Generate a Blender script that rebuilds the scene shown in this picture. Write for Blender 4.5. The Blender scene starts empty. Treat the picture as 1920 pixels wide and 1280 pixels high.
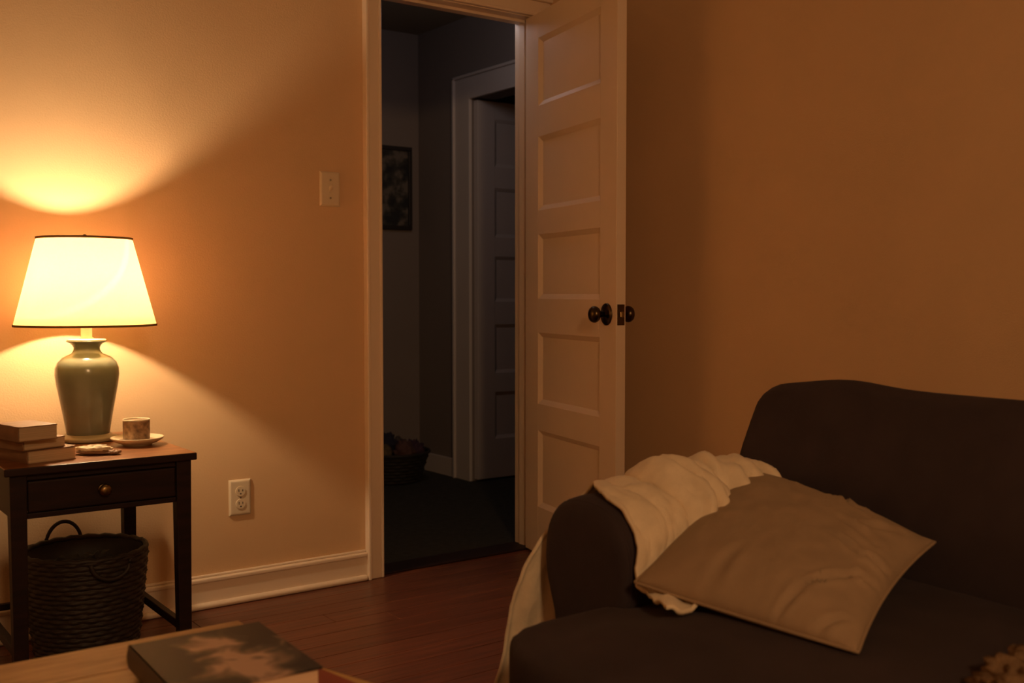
import bpy, bmesh, math, random
from mathutils import Vector, noise, Matrix
random.seed(4)
PI = math.pi
scene = bpy.context.scene
C = scene.collection

# ------------------------------------------------------------------ camera
cam_d = bpy.data.cameras.new('camera')
cam = bpy.data.objects.new('camera', cam_d); C.objects.link(cam)
cam_d.sensor_width = 36.0
cam_d.lens = 36.0 * 2000 / 1920
cam.location = (0, 0, 1.0)
YAW = math.radians(53.9)
PITCH = math.atan(92 / 2000)
cam.rotation_euler = (PI / 2 - PITCH, 0, YAW - PI / 2)
cam_d.dof.use_dof = True
cam_d.dof.focus_distance = 3.0
cam_d.dof.aperture_fstop = 4.0
cam_d.clip_start = 0.05
scene.camera = cam

# ------------------------------------------------------------------ world, view, assumed room light, added hall fill
w = bpy.data.worlds.new('night'); scene.world = w; w.use_nodes = True
w.node_tree.nodes['Background'].inputs['Color'].default_value = (0.02, 0.025, 0.035, 1)
w.node_tree.nodes['Background'].inputs['Strength'].default_value = 0.05
vs = scene.view_settings
vs.view_transform = 'Standard'; vs.look = 'None'; vs.gamma = 1.0; vs.exposure = 0.0
vs.use_curve_mapping = False

BULB = 1600.0            # emission strength of the table lamp's bulb
ASSUMED_ROOM_LIGHT = 86.0        # watts, bare point light for an assumed, unseen source behind the camera
HALL_FILL = 2.5        # watts, unseen fill added just inside the doorway to brighten the hall
WARM = (1.0, 0.60, 0.29)
TUNGSTEN = (1.0, 0.71, 0.41)
SHADE_GLOW = 1.4        # uniform emission added to the shade to boost the transmitted bulb light

ld = bpy.data.lights.new('assumed_room_light', 'POINT'); ld.energy = ASSUMED_ROOM_LIGHT; ld.color = WARM; ld.shadow_soft_size = 0.16
lo = bpy.data.objects.new('assumed_room_light', ld); lo.location = (-0.05, -1.3, 2.1); C.objects.link(lo)  # added out of view; source only assumed, no lamp modelled
ld = bpy.data.lights.new('hall_fill', 'POINT'); ld.energy = HALL_FILL; ld.color = (1.0, 0.88, 0.92); ld.shadow_soft_size = 0.12
lo = bpy.data.objects.new('hall_fill', ld); lo.location = (2.35, 3.62, 2.2); C.objects.link(lo)

# ------------------------------------------------------------------ materials
def lin(c):
    return tuple(((x / 255) / 12.92 if x / 255 < .04045 else ((x / 255 + .055) / 1.055) ** 2.4) for x in c)

def mat(name, col, rough=.6, var=.0, vscale=8, bump=.0, bscale=80, stretch=None, metal=0, spec=.5, sheen=0, rnd=0, col2=None, bdist=.002, coat=0):
    m = bpy.data.materials.new(name); m.use_nodes = True
    nt = m.node_tree; b = nt.nodes['Principled BSDF']
    b.inputs['Base Color'].default_value = (*col, 1); b.inputs['Roughness'].default_value = rough
    b.inputs['Metallic'].default_value = metal; b.inputs['Specular IOR Level'].default_value = spec
    if sheen:
        b.inputs['Sheen Weight'].default_value = sheen; b.inputs['Sheen Roughness'].default_value = .5
        b.inputs['Sheen Tint'].default_value = (*[min(1, x * 3 + .1) for x in col], 1)
    if coat: b.inputs['Coat Weight'].default_value = coat; b.inputs['Coat Roughness'].default_value = .15
    tc = nt.nodes.new('ShaderNodeTexCoord'); mp = nt.nodes.new('ShaderNodeMapping')
    nt.links.new(tc.outputs['Object'], mp.inputs['Vector'])
    if stretch: mp.inputs['Scale'].default_value = stretch
    if rnd:
        oi = nt.nodes.new('ShaderNodeObjectInfo'); sc = nt.nodes.new('ShaderNodeMath'); sc.operation = 'MULTIPLY'; sc.inputs[1].default_value = 37
        nt.links.new(oi.outputs['Random'], sc.inputs[0]); nt.links.new(sc.outputs[0], mp.inputs['Location'])
    if var or col2:
        n = nt.nodes.new('ShaderNodeTexNoise'); n.inputs['Scale'].default_value = vscale; n.inputs['Detail'].default_value = 6
        nt.links.new(mp.outputs[0], n.inputs['Vector'])
        r = nt.nodes.new('ShaderNodeValToRGB'); nt.links.new(n.outputs['Fac'], r.inputs['Fac'])
        c2 = col2 or tuple(x * (1 - var) for x in col)
        r.color_ramp.elements[0].position = .3; r.color_ramp.elements[1].position = .7
        r.color_ramp.elements[0].color = (*c2, 1); r.color_ramp.elements[1].color = (*col, 1)
        out = r.outputs['Color']
        if rnd:
            hs = nt.nodes.new('ShaderNodeHueSaturation'); mr = nt.nodes.new('ShaderNodeMapRange')
            mr.inputs['To Min'].default_value = 1 - rnd; mr.inputs['To Max'].default_value = 1 + rnd
            nt.links.new(oi.outputs['Random'], mr.inputs['Value']); nt.links.new(mr.outputs[0], hs.inputs['Value'])
            nt.links.new(out, hs.inputs['Color']); out = hs.outputs['Color']
        nt.links.new(out, b.inputs['Base Color'])
    if bump:
        n2 = nt.nodes.new('ShaderNodeTexNoise'); n2.inputs['Scale'].default_value = bscale; n2.inputs['Detail'].default_value = 4
        nt.links.new(mp.outputs[0], n2.inputs['Vector'])
        bp = nt.nodes.new('ShaderNodeBump'); bp.inputs['Strength'].default_value = bump; bp.inputs['Distance'].default_value = bdist
        nt.links.new(n2.outputs['Fac'], bp.inputs['Height']); nt.links.new(bp.outputs[0], b.inputs['Normal'])
    return m

M = {}
M['wall'] = mat('wall_paint', (.70, .475, .275), .75, var=.06, vscale=3, bump=.4, bscale=190, bdist=.002, spec=.25)
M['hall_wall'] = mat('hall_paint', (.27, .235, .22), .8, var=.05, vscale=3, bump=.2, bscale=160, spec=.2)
M['ceil'] = mat('ceiling_paint', (.34, .29, .22), .9, var=.04, bump=.2, bscale=120, spec=.2)
M['trim'] = mat('trim_paint', (.82, .67, .52), .42, var=.04, vscale=5, bump=.06, bscale=40)
M['door'] = mat('door_paint', (.84, .68, .52), .5, var=.06, vscale=4, bump=.12, bscale=60)
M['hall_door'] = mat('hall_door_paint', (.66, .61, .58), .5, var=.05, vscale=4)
M['floor'] = mat('floor_wood', (.185, .060, .032), .34, col2=(.09, .029, .017), vscale=9, stretch=(.5, 7, 7), bump=.08, bscale=30, rnd=.14)
M['subfloor'] = mat('subfloor', (.03, .012, .008), .8, var=.2)
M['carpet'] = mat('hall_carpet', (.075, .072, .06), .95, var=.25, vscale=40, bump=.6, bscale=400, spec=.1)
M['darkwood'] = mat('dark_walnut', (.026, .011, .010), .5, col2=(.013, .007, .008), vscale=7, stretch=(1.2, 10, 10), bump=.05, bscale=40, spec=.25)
M['tabletop'] = mat('walnut_top', (.34, .13, .04), .34, col2=(.17, .06, .018), vscale=7, stretch=(1.2, 10, 10), bump=.05, bscale=40)
M['oak'] = mat('oak_top', (.54, .34, .165), .5, col2=(.33, .19, .085), vscale=6, stretch=(1.5, 9, 9), bump=.06, bscale=40)
M['brass'] = mat('aged_brass', (.11, .075, .038), .3, var=.35, vscale=30, metal=1)
M['knobbrass'] = mat('drawer_brass', (.34, .24, .11), .35, var=.3, vscale=40, metal=1)
M['ivory'] = mat('ivory_plastic', (.70, .58, .42), .4, var=.03)
M['slot'] = mat('slot_dark', (.02, .015, .01), .7, var=.1)
M['steel'] = mat('screw_steel', (.45, .40, .32), .35, var=.1, metal=1)
M['ceramic'] = mat('sage_glaze', (.21, .225, .155), .22, col2=(.17, .18, .125), vscale=14, coat=.3)
M['lampfoot'] = mat('lamp_foot', (.36, .29, .18), .35, var=.15, vscale=20)
M['lampwhite'] = mat('socket_white', (.75, .68, .52), .4, var=.03)
M['rim'] = mat('shade_rim', (.30, .17, .06), .8, var=.15, vscale=60)
M['cupglaze'] = mat('mottled_glaze', (.50, .32, .18), .4, col2=(.14, .08, .045), vscale=70)
M['cream'] = mat('cream_glaze', (.72, .60, .40), .3, var=.08, vscale=20)
M['tea'] = mat('tea', (.10, .04, .012), .1, var=.1)
M['page'] = mat('page_block', (.62, .46, .29), .8, var=.3, vscale=3, stretch=(2, 2, 260), bump=.2, bscale=60)
M['page2'] = mat('page_block_white', (.80, .58, .40), .8, var=.12, vscale=3, stretch=(2, 2, 260))
M['kraft'] = mat('kraft_cover', (.36, .21, .11), .6, var=.3, vscale=25)
M['kraft2'] = mat('tan_cover', (.30, .165, .085), .6, var=.3, vscale=30)
M['paper'] = mat('cream_paper', (.80, .62, .38), .6, var=.1, vscale=30, bump=.3, bscale=60)
M['brownpaper'] = mat('brown_wrapper', (.30, .15, .07), .5, var=.3, vscale=40)
M['wicker'] = mat('dark_wicker', (.036, .023, .017), .6, col2=(.016, .011, .009), vscale=45, stretch=(1, 1, 3), bump=.4, bscale=90)
M['wickerdark'] = mat('dark_handle', (.035, .024, .018), .6, var=.3, vscale=40)
M['bundle'] = mat('dark_cloth', (.03, .026, .025), .8, var=.4, vscale=30)
M['sofa'] = mat('sofa_velvet', (.048, .034, .037), .88, col2=(.038, .027, .030), vscale=12, bump=.25, bscale=350, sheen=.12, spec=.15)
M['pillow'] = mat('pillow_linen', (.38, .265, .17), .85, var=.12, vscale=18, bump=.35, bscale=420, spec=.15, sheen=.1)
M['fleece'] = mat('cream_fleece', (.86, .72, .53), .95, var=.14, vscale=30, bump=.5, bscale=300, spec=.1, sheen=.2)
M['fuzzy'] = mat('brown_fleece', (.26, .16, .085), .95, var=.35, vscale=60, bump=.9, bscale=260, bdist=.006, spec=.1, sheen=.2)
M['frame'] = mat('picture_frame_black', (.03, .026, .024), .5, var=.2)
M['redcover'] = mat('red_cover', (.33, .055, .02), .5, var=.2, vscale=12)
M['yellowcover'] = mat('yellow_cover', (.62, .38, .12), .5, var=.15, vscale=12)
M['hallbasket'] = mat('hall_basket', (.035, .028, .022), .7, var=.4, vscale=30)
M['c_mustard'] = mat('cloth_mustard', (0.165, 0.116, 0.055), .9, var=.3, vscale=20)
M['c_pink'] = mat('cloth_rose', (0.143, 0.072, 0.061), .9, var=.3, vscale=20)
M['c_navy'] = mat('cloth_navy', (.03, .03, .06), .9, var=.3, vscale=20)
M['c_olive'] = mat('cloth_olive', (0.083, 00.0392, .07), .9, var=.3, vscale=20)
M['c_grey'] = mat('cloth_grey', (0.110, 0.094, 0.083), .9, var=.3, vscale=20)
M['c_plum'] = mat('cloth_plum', (.11, .05, .07), .9, var=.3, vscale=20)

def shade_mat():
    m = bpy.data.materials.new('shade_linen'); m.use_nodes = True; nt = m.node_tree
    nt.nodes.clear()
    o = nt.nodes.new('ShaderNodeOutputMaterial'); mx = nt.nodes.new('ShaderNodeMixShader')
    t = nt.nodes.new('ShaderNodeBsdfTranslucent'); d = nt.nodes.new('ShaderNodeBsdfDiffuse')
    tc = nt.nodes.new('ShaderNodeTexCoord'); n = nt.nodes.new('ShaderNodeTexNoise'); n.inputs['Scale'].default_value = 180
    r = nt.nodes.new('ShaderNodeValToRGB'); r.color_ramp.elements[0].color = (.94, .68, .66, 1); r.color_ramp.elements[1].color = (1.0, .74, .74, 1)
    nt.links.new(tc.outputs['Object'], n.inputs['Vector']); nt.links.new(n.outputs['Fac'], r.inputs['Fac'])
    nt.links.new(r.outputs[0], t.inputs['Color']); d.inputs['Color'].default_value = (.80, .66, .42, 1)
    mx.inputs['Fac'].default_value = .86
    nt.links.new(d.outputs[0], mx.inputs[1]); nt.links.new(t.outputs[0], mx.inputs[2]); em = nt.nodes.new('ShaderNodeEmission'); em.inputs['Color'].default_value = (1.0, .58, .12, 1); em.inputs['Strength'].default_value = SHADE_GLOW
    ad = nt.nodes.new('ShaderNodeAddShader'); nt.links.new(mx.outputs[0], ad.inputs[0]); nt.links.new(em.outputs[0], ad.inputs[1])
    nt.links.new(ad.outputs[0], o.inputs['Surface'])
    return m
M['shade'] = shade_mat()

def emit(name, col, s):
    m = bpy.data.materials.new(name); m.use_nodes = True; nt = m.node_tree; nt.nodes.clear()
    o = nt.nodes.new('ShaderNodeOutputMaterial'); e = nt.nodes.new('ShaderNodeEmission')
    e.inputs['Color'].default_value = (*col, 1); e.inputs['Strength'].default_value = s
    nt.links.new(e.outputs[0], o.inputs['Surface']); return m
M['bulb'] = emit('lit_bulb', TUNGSTEN, BULB)

def ramp_mat(name, stops, scale, rough=.5, detail=3, stretch=(1, 1, 1), loc=(0, 0, 0), distort=0):
    m = bpy.data.materials.new(name); m.use_nodes = True; nt = m.node_tree; b = nt.nodes['Principled BSDF']
    b.inputs['Roughness'].default_value = rough
    tc = nt.nodes.new('ShaderNodeTexCoord'); mp = nt.nodes.new('ShaderNodeMapping'); mp.inputs['Scale'].default_value = stretch; mp.inputs['Location'].default_value = loc
    n = nt.nodes.new('ShaderNodeTexNoise'); n.inputs['Scale'].default_value = scale; n.inputs['Detail'].default_value = detail; n.inputs['Distortion'].default_value = distort
    r = nt.nodes.new('ShaderNodeValToRGB')
    nt.links.new(tc.outputs['Object'], mp.inputs['Vector']); nt.links.new(mp.outputs[0], n.inputs['Vector']); nt.links.new(n.outputs['Fac'], r.inputs['Fac'])
    e = r.color_ramp.elements
    while len(e) > 1: e.remove(e[0])
    e[0].position = stops[0][0]; e[0].color = (*stops[0][1], 1)
    for p, c in stops[1:]:
        q = e.new(p); q.color = (*c, 1)
    nt.links.new(r.outputs[0], b.inputs['Base Color']); return m
M['print'] = ramp_mat('botanical_print', [(.40, (.02, .022, .026)), (.5, (.05, .05, .045)), (.60, (.16, .14, .12))], 14, .6, 4)

# ------------------------------------------------------------------ mesh helpers
def rootloc(p):
    l = Vector((0, 0, 0))
    while p is not None:
        l += p.location; p = p.parent
    return l

def mk(name, verts, faces, m, parent=None, loc=None, smooth=False, bevel=0, seg=2, sub=0, solid=0):
    base = rootloc(parent) if parent else Vector(loc if loc else (0, 0, 0))
    me = bpy.data.meshes.new(name)
    me.from_pydata([tuple(Vector(v) - base) for v in verts], [], faces)
    bm = bmesh.new(); bm.from_mesh(me); bmesh.ops.recalc_face_normals(bm, faces=bm.faces); bm.to_mesh(me); bm.free()
    me.update()
    o = bpy.data.objects.new(name, me); C.objects.link(o)
    if m: me.materials.append(M[m])
    if parent: o.parent = parent
    else: o.location = base
    if smooth:
        for p in me.polygons: p.use_smooth = True
    if solid:
        md = o.modifiers.new('solid', 'SOLIDIFY'); md.thickness = solid; md.offset = 0
    if bevel:
        md = o.modifiers.new('bevel', 'BEVEL'); md.width = bevel; md.segments = seg; md.limit_method = 'ANGLE'; md.angle_limit = math.radians(35)
        if not smooth: md.harden_normals = False
    if sub:
        md = o.modifiers.new('sub', 'SUBSURF'); md.levels = sub; md.render_levels = sub
    return o

def boxvf(x0, x1, y0, y1, z0, z1):
    v = [(x0, y0, z0), (x1, y0, z0), (x1, y1, z0), (x0, y1, z0), (x0, y0, z1), (x1, y0, z1), (x1, y1, z1), (x0, y1, z1)]
    f = [(0, 3, 2, 1), (4, 5, 6, 7), (0, 1, 5, 4), (1, 2, 6, 5), (2, 3, 7, 6), (3, 0, 4, 7)]
    return v, f

def join(*vfs):
    V, F = [], []
    for v, f in vfs:
        n = len(V); V += list(v); F += [tuple(i + n for i in q) for q in f]
    return V, F

def box(name, x0, x1, y0, y1, z0, z1, m, parent=None, loc=None, bevel=.002, seg=2):
    v, f = boxvf(x0, x1, y0, y1, z0, z1)
    return mk(name, v, f, m, parent, loc, bevel=bevel, seg=seg)

def lathevf(prof, c, n=40, axis='z', closed=True):
    """prof: list of (r, h); revolve about the axis through c"""
    V, F = [], []
    for r, h in prof:
        for k in range(n):
            a = 2 * PI * k / n; x, y = r * math.cos(a), r * math.sin(a)
            p = {'z': (x, y, h), 'x': (h, x, y), 'y': (x, h, y)}[axis]
            V.append((c[0] + p[0], c[1] + p[1], c[2] + p[2]))
    for i in range(len(prof) - 1):
        for k in range(n):
            k2 = (k + 1) % n
            F.append((i * n + k, i * n + k2, (i + 1) * n + k2, (i + 1) * n + k))
    if closed:
        F.append(tuple(range(n)))
        F.append(tuple(range((len(prof) - 1) * n, len(prof) * n)))
    return V, F

def lathe(name, prof, c, m, parent=None, loc=None, n=40, axis='z', closed=True, smooth=True):
    v, f = lathevf(prof, c, n, axis, closed)
    return mk(name, v, f, m, parent, loc, smooth=smooth)

def spline(pts, n):
    """Catmull-Rom through pts"""
    P = [Vector(p) for p in pts]; P = [P[0] * 2 - P[1]] + P + [P[-1] * 2 - P[-2]]
    out = []
    segs = len(P) - 3
    for i in range(n):
        t = i / (n - 1) * segs; k = min(int(t), segs - 1); t -= k
        a, b, c, d = P[k:k + 4]
        out.append(.5 * ((2 * b) + (c - a) * t + (2 * a - 5 * b + 4 * c - d) * t * t + (3 * b - a - 3 * c + d) * t ** 3))
    return out

def tubevf(pts, r, n=8):
    P = [Vector(p) for p in pts]; V, F = [], []
    up = Vector((0.31, .17, 1)).normalized()
    for i, p in enumerate(P):
        t = (P[min(i + 1, len(P) - 1)] - P[max(i - 1, 0)]).normalized()
        a = t.cross(up).normalized(); b = t.cross(a).normalized()
        rr = r[i] if isinstance(r, (list, tuple)) else r
        for k in range(n):
            q = 2 * PI * k / n
            V.append(p + (a * math.cos(q) + b * math.sin(q)) * rr)
    for i in range(len(P) - 1):
        for k in range(n):
            F.append((i * n + k, i * n + (k + 1) % n, (i + 1) * n + (k + 1) % n, (i + 1) * n + k))
    F.append(tuple(range(n))); F.append(tuple(range((len(P) - 1) * n, len(P) * n)))
    return V, F

def tube(name, pts, r, m, parent=None, loc=None, n=8):
    v, f = tubevf(pts, r, n); return mk(name, v, f, m, parent, loc, smooth=True)

def empty(name, loc, label, cat, group=None):
    o = bpy.data.objects.new(name, None); o.empty_display_size = .05; o.location = loc; C.objects.link(o)
    o['label'] = label; o['category'] = cat
    if group: o['group'] = group
    return o

def tag(o, label, cat, group=None):
    o['label'] = label; o['category'] = cat
    if group: o['group'] = group
    return o

def struct(o, label, cat):
    o['kind'] = 'structure'; o['label'] = label; o['category'] = cat
    return o

def fbm(x, y, z=0):
    return noise.fractal(Vector((x, y, z)), 1.0, 2.0, 4)

# ------------------------------------------------------------------ the room
YA = 3.28          # wall with the doorway
XB = 2.62          # wall behind the sofa
XL, YR, CEIL = -2.3, -2.7, 2.44
OX0, OX1, OZ = 1.825, 2.495, 2.045      # door opening
T = .12

fl = struct(box('floor', XL - T, XB + T, YR - T, YA + .06, -.12, -.012, 'subfloor', loc=(0, 0, -.12), bevel=0), 'reddish brown wooden strip floor of the living room', 'floor')
PW = .088
meshes = []
for i, L in enumerate((1.05, 1.4, 1.75, 2.1)):
    v, f = boxvf(-L / 2, L / 2, -PW / 2 + .0008, PW / 2 - .0008, -.012, 0)
    o = mk('plank', v, f, 'floor', bevel=.0012, seg=1); meshes.append((L, o.data)); bpy.data.objects.remove(o)
y = YA + .06 - PW / 2
while y > YR:
    x = XL - random.uniform(0, 1.0)
    while x < XB:
        L, me = random.choice(meshes)
        p = bpy.data.objects.new('plank', me); C.objects.link(p); p.parent = fl
        p.location = Vector((x + L / 2, y, 0)) - fl.location
        md = p.modifiers.new('b', 'BEVEL'); md.width = .001; md.segments = 1
        x += L + .0012
    y -= PW
# trim planks that would poke out of the room are hidden inside the walls (walls are thick)
T2 = 2.2
v, f = join(boxvf(XL - T, OX0 - .02, YA, YA + T, -.02, CEIL), boxvf(OX1 + .02, 3.3, YA, YA + T, -.02, CEIL), boxvf(OX0 - .02, OX1 + .02, YA, YA + T, OZ + .02, CEIL))
struct(mk('wall_left', v, f, 'wall', loc=(0, YA, 0)), 'warm beige plaster wall with the doorway, lamp and outlet', 'wall')
struct(box('wall_right', XB, XB + T2, YR - T, YA, -.02, CEIL, 'wall', loc=(XB, 0, 0), bevel=0), 'warm beige plaster wall behind the sofa', 'wall')
struct(box('wall_rear', XL - T2, XB + T, YR - T, YR, -.02, CEIL, 'wall', loc=(0, YR, 0), bevel=0), 'beige wall behind the viewer', 'wall')
struct(box('wall_far', XL - T2, XL, YR, YA + T, -.02, CEIL, 'wall', loc=(XL, 0, 0), bevel=0), 'beige wall at the far end of the room', 'wall')
struct(box('ceiling', XL - T, XB + T, YR - T, YA + T, CEIL, CEIL + .1, 'ceil', loc=(0, 0, CEIL), bevel=0), 'plain off-white ceiling of the living room', 'ceiling')

# hall beyond the doorway
HXR, HYB = 3.14, 5.20
HD0, HD1, HDZ = 3.95, 4.665, 2.01         # opening of the second door in the hall's right wall
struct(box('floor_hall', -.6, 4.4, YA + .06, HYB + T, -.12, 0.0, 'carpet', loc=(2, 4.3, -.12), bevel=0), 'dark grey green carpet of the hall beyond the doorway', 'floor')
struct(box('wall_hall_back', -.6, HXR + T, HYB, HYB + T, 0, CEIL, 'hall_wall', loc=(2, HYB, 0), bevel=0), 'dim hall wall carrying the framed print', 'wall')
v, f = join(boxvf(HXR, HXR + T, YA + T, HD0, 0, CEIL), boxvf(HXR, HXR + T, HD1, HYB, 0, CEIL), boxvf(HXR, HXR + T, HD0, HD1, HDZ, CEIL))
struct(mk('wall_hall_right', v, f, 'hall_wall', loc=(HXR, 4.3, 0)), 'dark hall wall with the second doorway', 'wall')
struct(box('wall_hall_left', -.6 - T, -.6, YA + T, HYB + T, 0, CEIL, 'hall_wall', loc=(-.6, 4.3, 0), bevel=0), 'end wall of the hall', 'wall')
v, f = join(boxvf(4.4, 4.5, 3.4, 5.3, 0, CEIL), boxvf(HXR + T, 4.4, HYB, HYB + T, 0, CEIL), boxvf(HXR + T, 4.4, YA + .1, YA + .2, 0, CEIL))
struct(mk('wall_back_room', v, f, 'hall_wall', loc=(4.4, 4.3, 0)), 'walls of the unlit room behind the second door', 'wall')
struct(box('ceiling_hall', -.6 - T, 4.5, YA + T, HYB + T, CEIL, CEIL + .1, 'ceil', loc=(2, 4.3, CEIL), bevel=0), 'dim ceiling of the hall', 'ceiling')

# door casing, jambs (trim)
def casing_v(name, x0, x1, z0, z1, outer, label):
    """vertical casing on the room side; outer = -1 when its outer edge is at x0"""
    if outer < 0: parts = [boxvf(x0 + .012, x1, YA - .017, YA, z0, z1)]; bb = (x0, x0 + .013)
    else: parts = [boxvf(x0, x1 - .012, YA - .017, YA, z0, z1)]; bb = (x1 - .013, x1)
    v, f = join(*parts)
    o = mk(name, v, f, 'trim', loc=(x0, YA, z0), bevel=.003)
    struct(o, label, 'trim')
    box('backband', bb[0], bb[1], YA - .030, YA, z0, z1, 'trim', o, bevel=.004, seg=3)
    iz = x1 - .012 if outer < 0 else x0
    box('inner_bead', iz, iz + .012, YA - .021, YA, z0, z1, 'trim', o, bevel=.004, seg=3)
    return o
casing_v('trim_1', OX0 - .068, OX0 - .002, 0, OZ + .005, -1, 'painted wooden casing up the left side of the doorway')
casing_v('trim_2', OX1 + .002, OX1 + .068, 0, OZ + .005, 1, 'painted wooden casing behind the open door')
o = box('trim_3', OX0 - .068, OX1 + .068, YA - .017, YA, OZ + .005, OZ + .060, 'trim', loc=(2, YA, OZ), bevel=.003)
struct(o, 'painted wooden head casing above the doorway', 'trim')
box('backband', OX0 - .072, OX1 + .072, YA - .030, YA, OZ + .060, OZ + .075, 'trim', o, bevel=.004, seg=3)
box('inner_bead', OX0 - .01, OX1 + .01, YA - .021, YA, OZ + .003, OZ + .015, 'trim', o, bevel=.004, seg=3)
v, f = join(boxvf(OX0 - .02, OX0, YA - .002, YA + T + .002, 0, OZ + .02), boxvf(OX1, OX1 + .02, YA - .002, YA + T + .002, 0, OZ + .02), boxvf(OX0, OX1, YA - .002, YA + T + .002, OZ, OZ + .02),
            boxvf(OX0, OX0 + .011, YA + .045, YA + .08, 0, OZ), boxvf(OX1 - .011, OX1, YA + .045, YA + .08, 0, OZ), boxvf(OX0, OX1, YA + .045, YA + .08, OZ - .011, OZ))
struct(mk('trim_4', v, f, 'trim', loc=(2.1, YA, 0), bevel=.0015), 'painted door jamb lining the doorway', 'trim')
o = box('trim_5', OX0, OX1, YA + .005, YA + T, 0, .008, 'darkwood', loc=(2.1, YA, 0), bevel=.003)
struct(o, 'dark wooden threshold strip under the doorway', 'trim')

# baseboards with cap and shoe
def base_y(name, x0, x1, y, s, label):
    o = box(name, x0, x1, min(y, y + s * .014), max(y, y + s * .014), 0, .082, 'trim', loc=((x0 + x1) / 2, y, 0), bevel=.001)
    struct(o, label, 'baseboard')
    box('cap_moulding', x0, x1, min(y, y + s * .021), max(y, y + s * .021), .082, .098, 'trim', o, bevel=.0055, seg=3)
    box('cap_bead', x0, x1, min(y, y + s * .010), max(y, y + s * .010), .098, .106, 'trim', o, bevel=.003, seg=2)
    box('shoe_moulding', x0, x1, min(y, y + s * .030), max(y, y + s * .030), 0, .020, 'trim', o, bevel=.010, seg=4)
    return o
base_y('baseboard_left', XL, OX0 - .068, YA, -1, 'painted baseboard along the doorway wall beside the side table')
o = box('baseboard_right', XB - .014, XB, YR, YA - .02, 0, .082, 'trim', loc=(XB, 1, 0), bevel=.001); struct(o, 'painted baseboard behind the sofa', 'baseboard')
box('cap_moulding', XB - .021, XB, YR, YA - .02, .082, .098, 'trim', o, bevel=.0055, seg=3)
box('shoe_moulding', XB - .030, XB, YR, YA - .02, 0, .020, 'trim', o, bevel=.010, seg=4)
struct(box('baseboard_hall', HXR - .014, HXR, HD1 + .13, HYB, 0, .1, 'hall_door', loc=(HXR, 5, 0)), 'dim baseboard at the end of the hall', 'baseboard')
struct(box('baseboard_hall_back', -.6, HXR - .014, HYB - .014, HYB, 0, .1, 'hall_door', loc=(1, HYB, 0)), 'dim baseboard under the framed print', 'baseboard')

# ------------------------------------------------------------------ panelled doors
def door_leaf(name, hinge, ang, W, z0, z1, panels, u0, u1, m, label, hw=True, thick=.035, both=True):
    """built in local (u along leaf, w thickness, z), then turned; hinge = (x, y)"""
    root = bpy.data.objects.new(name, None); root.location = (hinge[0], hinge[1], 0); C.objects.link(root)
    root.empty_display_size = .1
    struct(root, label, 'door')
    d = Vector((math.cos(ang), math.sin(ang), 0)); n = Vector((d.y, -d.x, 0))       # n: thickness direction
    O = Vector((hinge[0], hinge[1], 0))
    def P(u, w, z): return O + d * u + n * w + Vector((0, 0, z))
    def bx(nm, a0, a1, w0, w1, b0, b1, mm=m, par=root, bev=.0015):
        v = [P(a0, w0, b0), P(a1, w0, b0), P(a1, w1, b0), P(a0, w1, b0), P(a0, w0, b1), P(a1, w0, b1), P(a1, w1, b1), P(a0, w1, b1)]
        return mk(nm, v, [(0, 3, 2, 1), (4, 5, 6, 7), (0, 1, 5, 4), (1, 2, 6, 5), (2, 3, 7, 6), (3, 0, 4, 7)], mm, par, bevel=bev)
    bx('stile', 0, u0, 0, thick, z0, z1); bx('stile', u1, W, 0, thick, z0, z1)
    zs = [z0] + [q for p in panels for q in p] + [z1]
    for i in range(0, len(zs), 2): bx('rail', u0, u1, .0004, thick - .0004, zs[i], zs[i + 1], bev=0)
    for a, b in panels:
        e = .018
        V = []
        for (du, w) in ((0, .001), (e * .5, .006), (e, .0115), (e + .004, .0115)):
            for (uu, zz) in ((u0 + du, a + du), (u1 - du, a + du), (u1 - du, b - du), (u0 + du, b - du)): V.append(P(uu, w, zz))
        for (du, w) in ((e + .004, thick - .0115), (e, thick - .0115), (e * .5, thick - .006), (0, thick - .001)):
            for (uu, zz) in ((u0 + du, a + du), (u1 - du, a + du), (u1 - du, b - du), (u0 + du, b - du)): V.append(P(uu, w, zz))
        F = []
        for i in range(7):
            if i == 3: continue
            for k in range(4): F.append((i * 4 + k, i * 4 + (k + 1) % 4, (i + 1) * 4 + (k + 1) % 4, (i + 1) * 4 + k))
        F.append((12, 13, 14, 15)); F.append((16, 17, 18, 19))
        mk('panel', V, F, m, root)
    if hw:
        uk, zk = W - .062, .928
        for s, w0 in ((-1, 0.0), (1, thick)):
            def L(prof, nm, par):
                V, F = [], []; N = 28
                for r, h in prof:
                    for k in range(N):
                        a = 2 * PI * k / N
                        V.append(P(uk + r * math.cos(a), w0 + s * h, zk + r * math.sin(a)))
                for i in range(len(prof) - 1):
                    for k in range(N): F.append((i * N + k, i * N + (k + 1) % N, (i + 1) * N + (k + 1) % N, (i + 1) * N + k))
                F.append(tuple(range(N))); F.append(tuple(range((len(prof) - 1) * N, len(prof) * N)))
                return mk(nm, V, F, 'brass', par, smooth=True)
            kn = L([(.010, .004), (.010, .026), (.014, .030), (.023, .035), (.0275, .043), (.0275, .050), (.023, .058), (.013, .0635), (.004, .065)], 'knob', root)
            L([(.037, 0), (.037, .003), (.034, .006), (.022, .008), (.015, .010), (.012, .012)], 'rosette', kn)
        lp = bx('latch_plate', W - .001, W + .0015, .004, thick - .004, zk - .035, zk + .033, 'brass', bev=.0008)
        bx('latch_bolt', W, W + .011, .011, thick - .011, zk - .010, zk + .010, 'knobbrass', par=lp, bev=.003)
        for zh in (.22, 1.05, 1.82):
            v, f = lathevf([(.006, zh - .045), (.006, zh + .045)], (O.x + .004, O.y - .008, 0), 12)
            mk('hinge', v, f, 'brass', root, smooth=False)
    return root

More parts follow.
